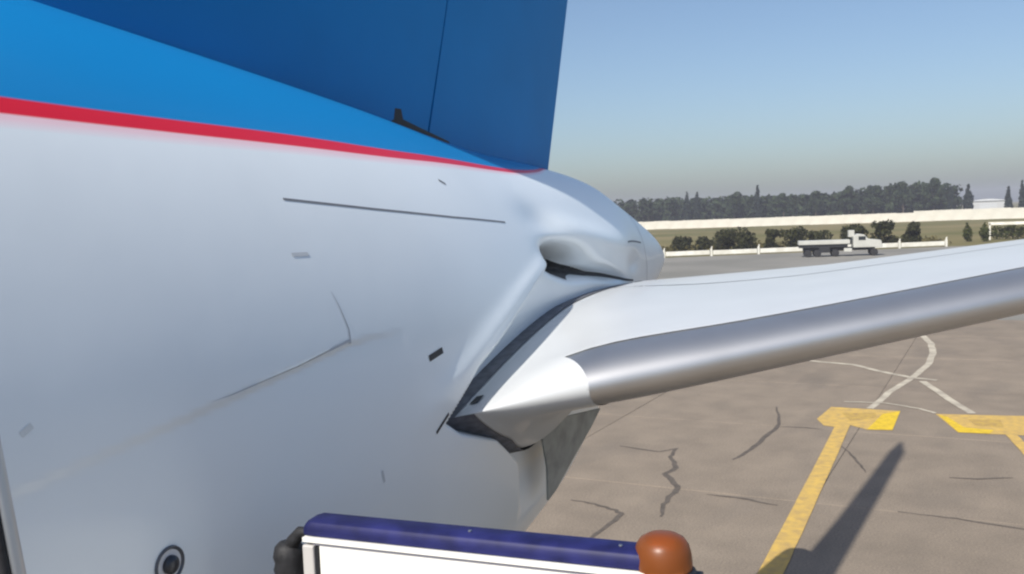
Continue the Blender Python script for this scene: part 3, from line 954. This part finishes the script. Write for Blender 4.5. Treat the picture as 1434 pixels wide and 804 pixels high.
MB().box((0.9, -1.0, 0.85), (1.0, 0.5, 0.5)).build('fuel_tank', m_tw, tr, False, 0.06)
for x in (-4.2, -3.0, -0.7, 4.2):
    for s_ in (-1, 1):
        o = MB().lathe((0, 0, 0), [(0.25, -0.16), (0.46, -0.15), (0.5, -0.08), (0.5, 0.08), (0.46, 0.15), (0.25, 0.16)], 20, 'y').build('wheel', m_rubber, tr, True)
        o.location = (x, s_ * 0.98, 0.5)
for x in (-2.1,):
    MB().box((x, -1.05, 0.95), (1.4, 0.25, 0.75)).build('tool_box', m_black, tr)
    MB().box((x, 1.05, 0.95), (1.4, 0.25, 0.75)).build('tool_box', m_black, tr)

# bushes between the barrier and the wall
bspec = [(151.9, 48.4, 2.6, 2.0, 'ragged olive bush nearest the tail cone'), (152.5, 44.6, 2.1, 1.9, 'low brownish bush second from the tail cone'),
         (151.5, 40.4, 3.6, 2.3, 'tall dark bush left of the wide clump'), (150.6, 37.2, 3.4, 2.5, 'widest dark bush left of the truck'),
         (151.1, 33.0, 3.7, 1.3, 'narrow dark bush between the wide clump and the truck'), (152.1, 29.8, 3.3, 2.2, 'dark bush just above the truck bed left end'),
         (153.2, 26.2, 3.1, 2.0, 'dark bush behind the truck bed'), (154.2, 21.0, 3.6, 2.0, 'dark bush behind the truck cab'),
         (156.2, 16.6, 4.2, 1.9, 'dark brown bush right of the truck'), (159.7, 12.8, 4.2, 1.5, 'upright brownish bush above the barrier right end')]
for i, (x, y, h, r, lab) in enumerate(bspec):
    make_tree('bush', lab, x, y, h, r, 'round', m_bush, 100 + i, 1300, 0.26, 'bushes behind the barrier', 'bush')
for i, (x, y) in enumerate(((172.2, 5.3), (170.8, 2.8))):
    make_tree('clipped_shrub', ['left one of two upright dark green shrubs by the hedge', 'right one of two upright dark green shrubs by the hedge'][i],
              x, y, 3.1, 0.75, 'column', m_bush2, 140 + i, 520, 0.2, 'upright shrubs by the hedge', 'shrub')
V, F = leaves([(0, -1.4 * k, 1.25, 0.9, 1.2, 1.25) for k in range(16)], 4200, 0.22, 77)
hd = empty('hedge', (179, 1.0, -0.05)); mesh_obj('foliage', V, F, m_bush2, hd)
stm = MB()
for k in range(16): stm.tube([(0, -1.4 * k, 0), (0.1, -1.4 * k, 1.3)], [0.06, 0.03], 6)
tag(stm.build('stems', m_bark, hd), kind='stuff')
tag(hd, 'clipped green hedge at the right edge under a pale rail', 'hedge')
hr = empty('hedge_rail', (177.4, 2.1, -0.05)); tag(hr, 'pale rail on posts above the hedge at the right edge', 'fence')
MB().box((0, -12, 2.75), (0.2, 24.4, 0.5)).build('rail', m_barr, hr, False, 0.03)
for k in range(3): MB().box((0, -11.0 * k, 1.4), (0.2, 0.25, 2.8)).build('post', m_barr, hr)

# low dry scrub filling the gaps between the bushes
scb = [(152 + random.uniform(-2, 6) + (44 - yy_) * 0.22, yy_ + random.uniform(-1, 1), 0.45, 1.3, 1.3, random.uniform(0.5, 1.1)) for yy_ in np.arange(70, 8, -0.75)]
V, F = leaves(scb, 6000, 0.22, 31)
tag(mesh_obj('scrub', V, F, leaf_mat('dry_scrub', (0.13, 0.11, 0.045), (0.06, 0.055, 0.02))), 'low dry scrub along the barrier between the bushes', 'scrub', None, 'stuff')

# trees: the wood reads as one mass, the crowns that stand out are trees of their own
prof_y = [230, 165, 137, 120, 105, 90, 68, 57, 45, 30, 19]
prof_h = [15.0, 15.0, 14.4, 13.6, 14.0, 13.6, 13.4, 15.0, 16.0, 16.4, 15.2]
blobs = []
rr = random.Random(5)
y = 230.0
while y > 18.5:
    h = np.interp(-y, [-q for q in prof_y], prof_h) * rr.uniform(0.88, 1.0)
    x = 436 + rr.uniform(0, 26)
    r = rr.uniform(2.6, 4.0)
    for k in range(6):
        blobs.append((x + rr.uniform(-1.5, 1.5), y + rr.uniform(-1.6, 1.6), h * (0.12 + 0.14 * k) + rr.uniform(-.5, .5), r * (1.1 - 0.06 * k), r * (1.1 - 0.06 * k), 1.9))
    y -= rr.uniform(0.9, 1.9)
y = -9.0
while y > -70:
    h = 13 * rr.uniform(0.8, 1.05); x = 436 + rr.uniform(0, 20); r = rr.uniform(2.2, 3.4)
    for k in range(6):
        blobs.append((x, y + rr.uniform(-1, 1), h * (0.12 + 0.14 * k), r, r, 1.9))
    y -= rr.uniform(1.5, 3.2)
V, F = leaves(blobs, 60000, 0.95, 9)
tag(mesh_obj('wood', V, F, m_leafA), 'dark belt of trees along the horizon behind the white wall', 'wood', None, 'stuff')
ts = [(430, 152, 15.2, 3.2, 'round', 'round dark tree at the far left end of the wood'),
      (430, 133.0, 15.9, 1.7, 'column', 'left one of the twin tops above the left wood'), (430, 127.9, 15.6, 1.7, 'column', 'right one of the twin tops above the left wood'),
      (430, 110.5, 15.6, 4.0, 'round', 'broad round tree left of the tall spire'),
      (429, 99.5, 17.4, 1.6, 'column', 'tall narrow spire tree rising highest over the middle of the wood'),
      (430, 88, 15.4, 3.4, 'round', 'round tree right of the tall spire'), (430, 74, 14.8, 3.6, 'round', 'round tree in the dip of the wood'),
      (430, 60, 16.0, 4.0, 'round', 'big round tree where the wood grows taller'), (430, 50, 16.4, 4.2, 'round', 'big round tree left of the two tallest crowns'),
      (430, 38, 17.2, 4.2, 'round', 'second tallest broad crown near the right end of the wood'), (430, 26, 17.6, 4.2, 'round', 'tallest broad crown at the right end of the wood'),
      (430, 19.4, 12.4, 1.4, 'column', 'thin low tree closing the right end of the wood'),
      (430, 13.0, 13.2, 1.8, 'column', 'lone dark columnar tree standing free right of the wood'),
      (430, -1.6, 11.4, 1.9, 'cone', 'dark conifer left of the pair at the right edge'), (430, -6.6, 13.6, 1.7, 'cone', 'taller pointed conifer at the right edge')]
for i, (x, y, h, r, kd, lab) in enumerate(ts):
    make_tree('broad_tree' if kd == 'round' else ('conifer' if kd == 'cone' else 'columnar_tree'), lab, x, y, h, r, kd, m_leafB if kd != 'round' else m_leafA, 200 + i, 2600 if kd == 'round' else 1300, 0.55, 'trees behind the wall')

# pale hangar far beyond
hg = empty('hangar', (620, 8, -0.05))
tag(hg, 'pale low hangar far off between the lone tree and the conifers', 'building')
MB().box((0, 0, 2.9), (16, 19, 5.8)).build('wall', mat('hangar_wall', (0.42, 0.43, 0.43), 0.8), hg)
rv = []
for x in (-8.6, 8.6):
    for t in range(9):
        a = t / 8
        rv.append((x, -10 + 20 * a, 5.82 + 1.2 * math.sin(math.pi * a)))
mesh_obj('roof', rv, [(i, i + 1, 10 + i, 9 + i) for i in range(8)] + [tuple(range(8, -1, -1)), tuple(range(9, 18))], mat('hangar_roof', (0.50, 0.52, 0.53), 0.6), hg)
MB().box((-8.05, 0, 2.2), (0.1, 9, 4.4)).build('door', mat('hangar_door', (0.45, 0.47, 0.48), 0.7), hg)

# ------------------------------------------------------------------ summer haze over the field
hz = MB().box((500, 0, 12.5), (3000, 3000, 27.2)).build('haze', None)
tag(hz, kind='stuff')
m_hz = bpy.data.materials.new('haze'); m_hz.use_nodes = True
hn = m_hz.node_tree; hn.nodes.clear()
ho = hn.nodes.new('ShaderNodeOutputMaterial'); pv = hn.nodes.new('ShaderNodeVolumePrincipled')
pv.inputs['Color'].default_value = (0.86, 0.87, 1.0, 1)
pv.inputs['Density'].default_value = 0.0004
pv.inputs['Anisotropy'].default_value = 0.0
hn.links.new(pv.outputs[0], ho.inputs['Volume'])
hz.data.materials.append(m_hz)
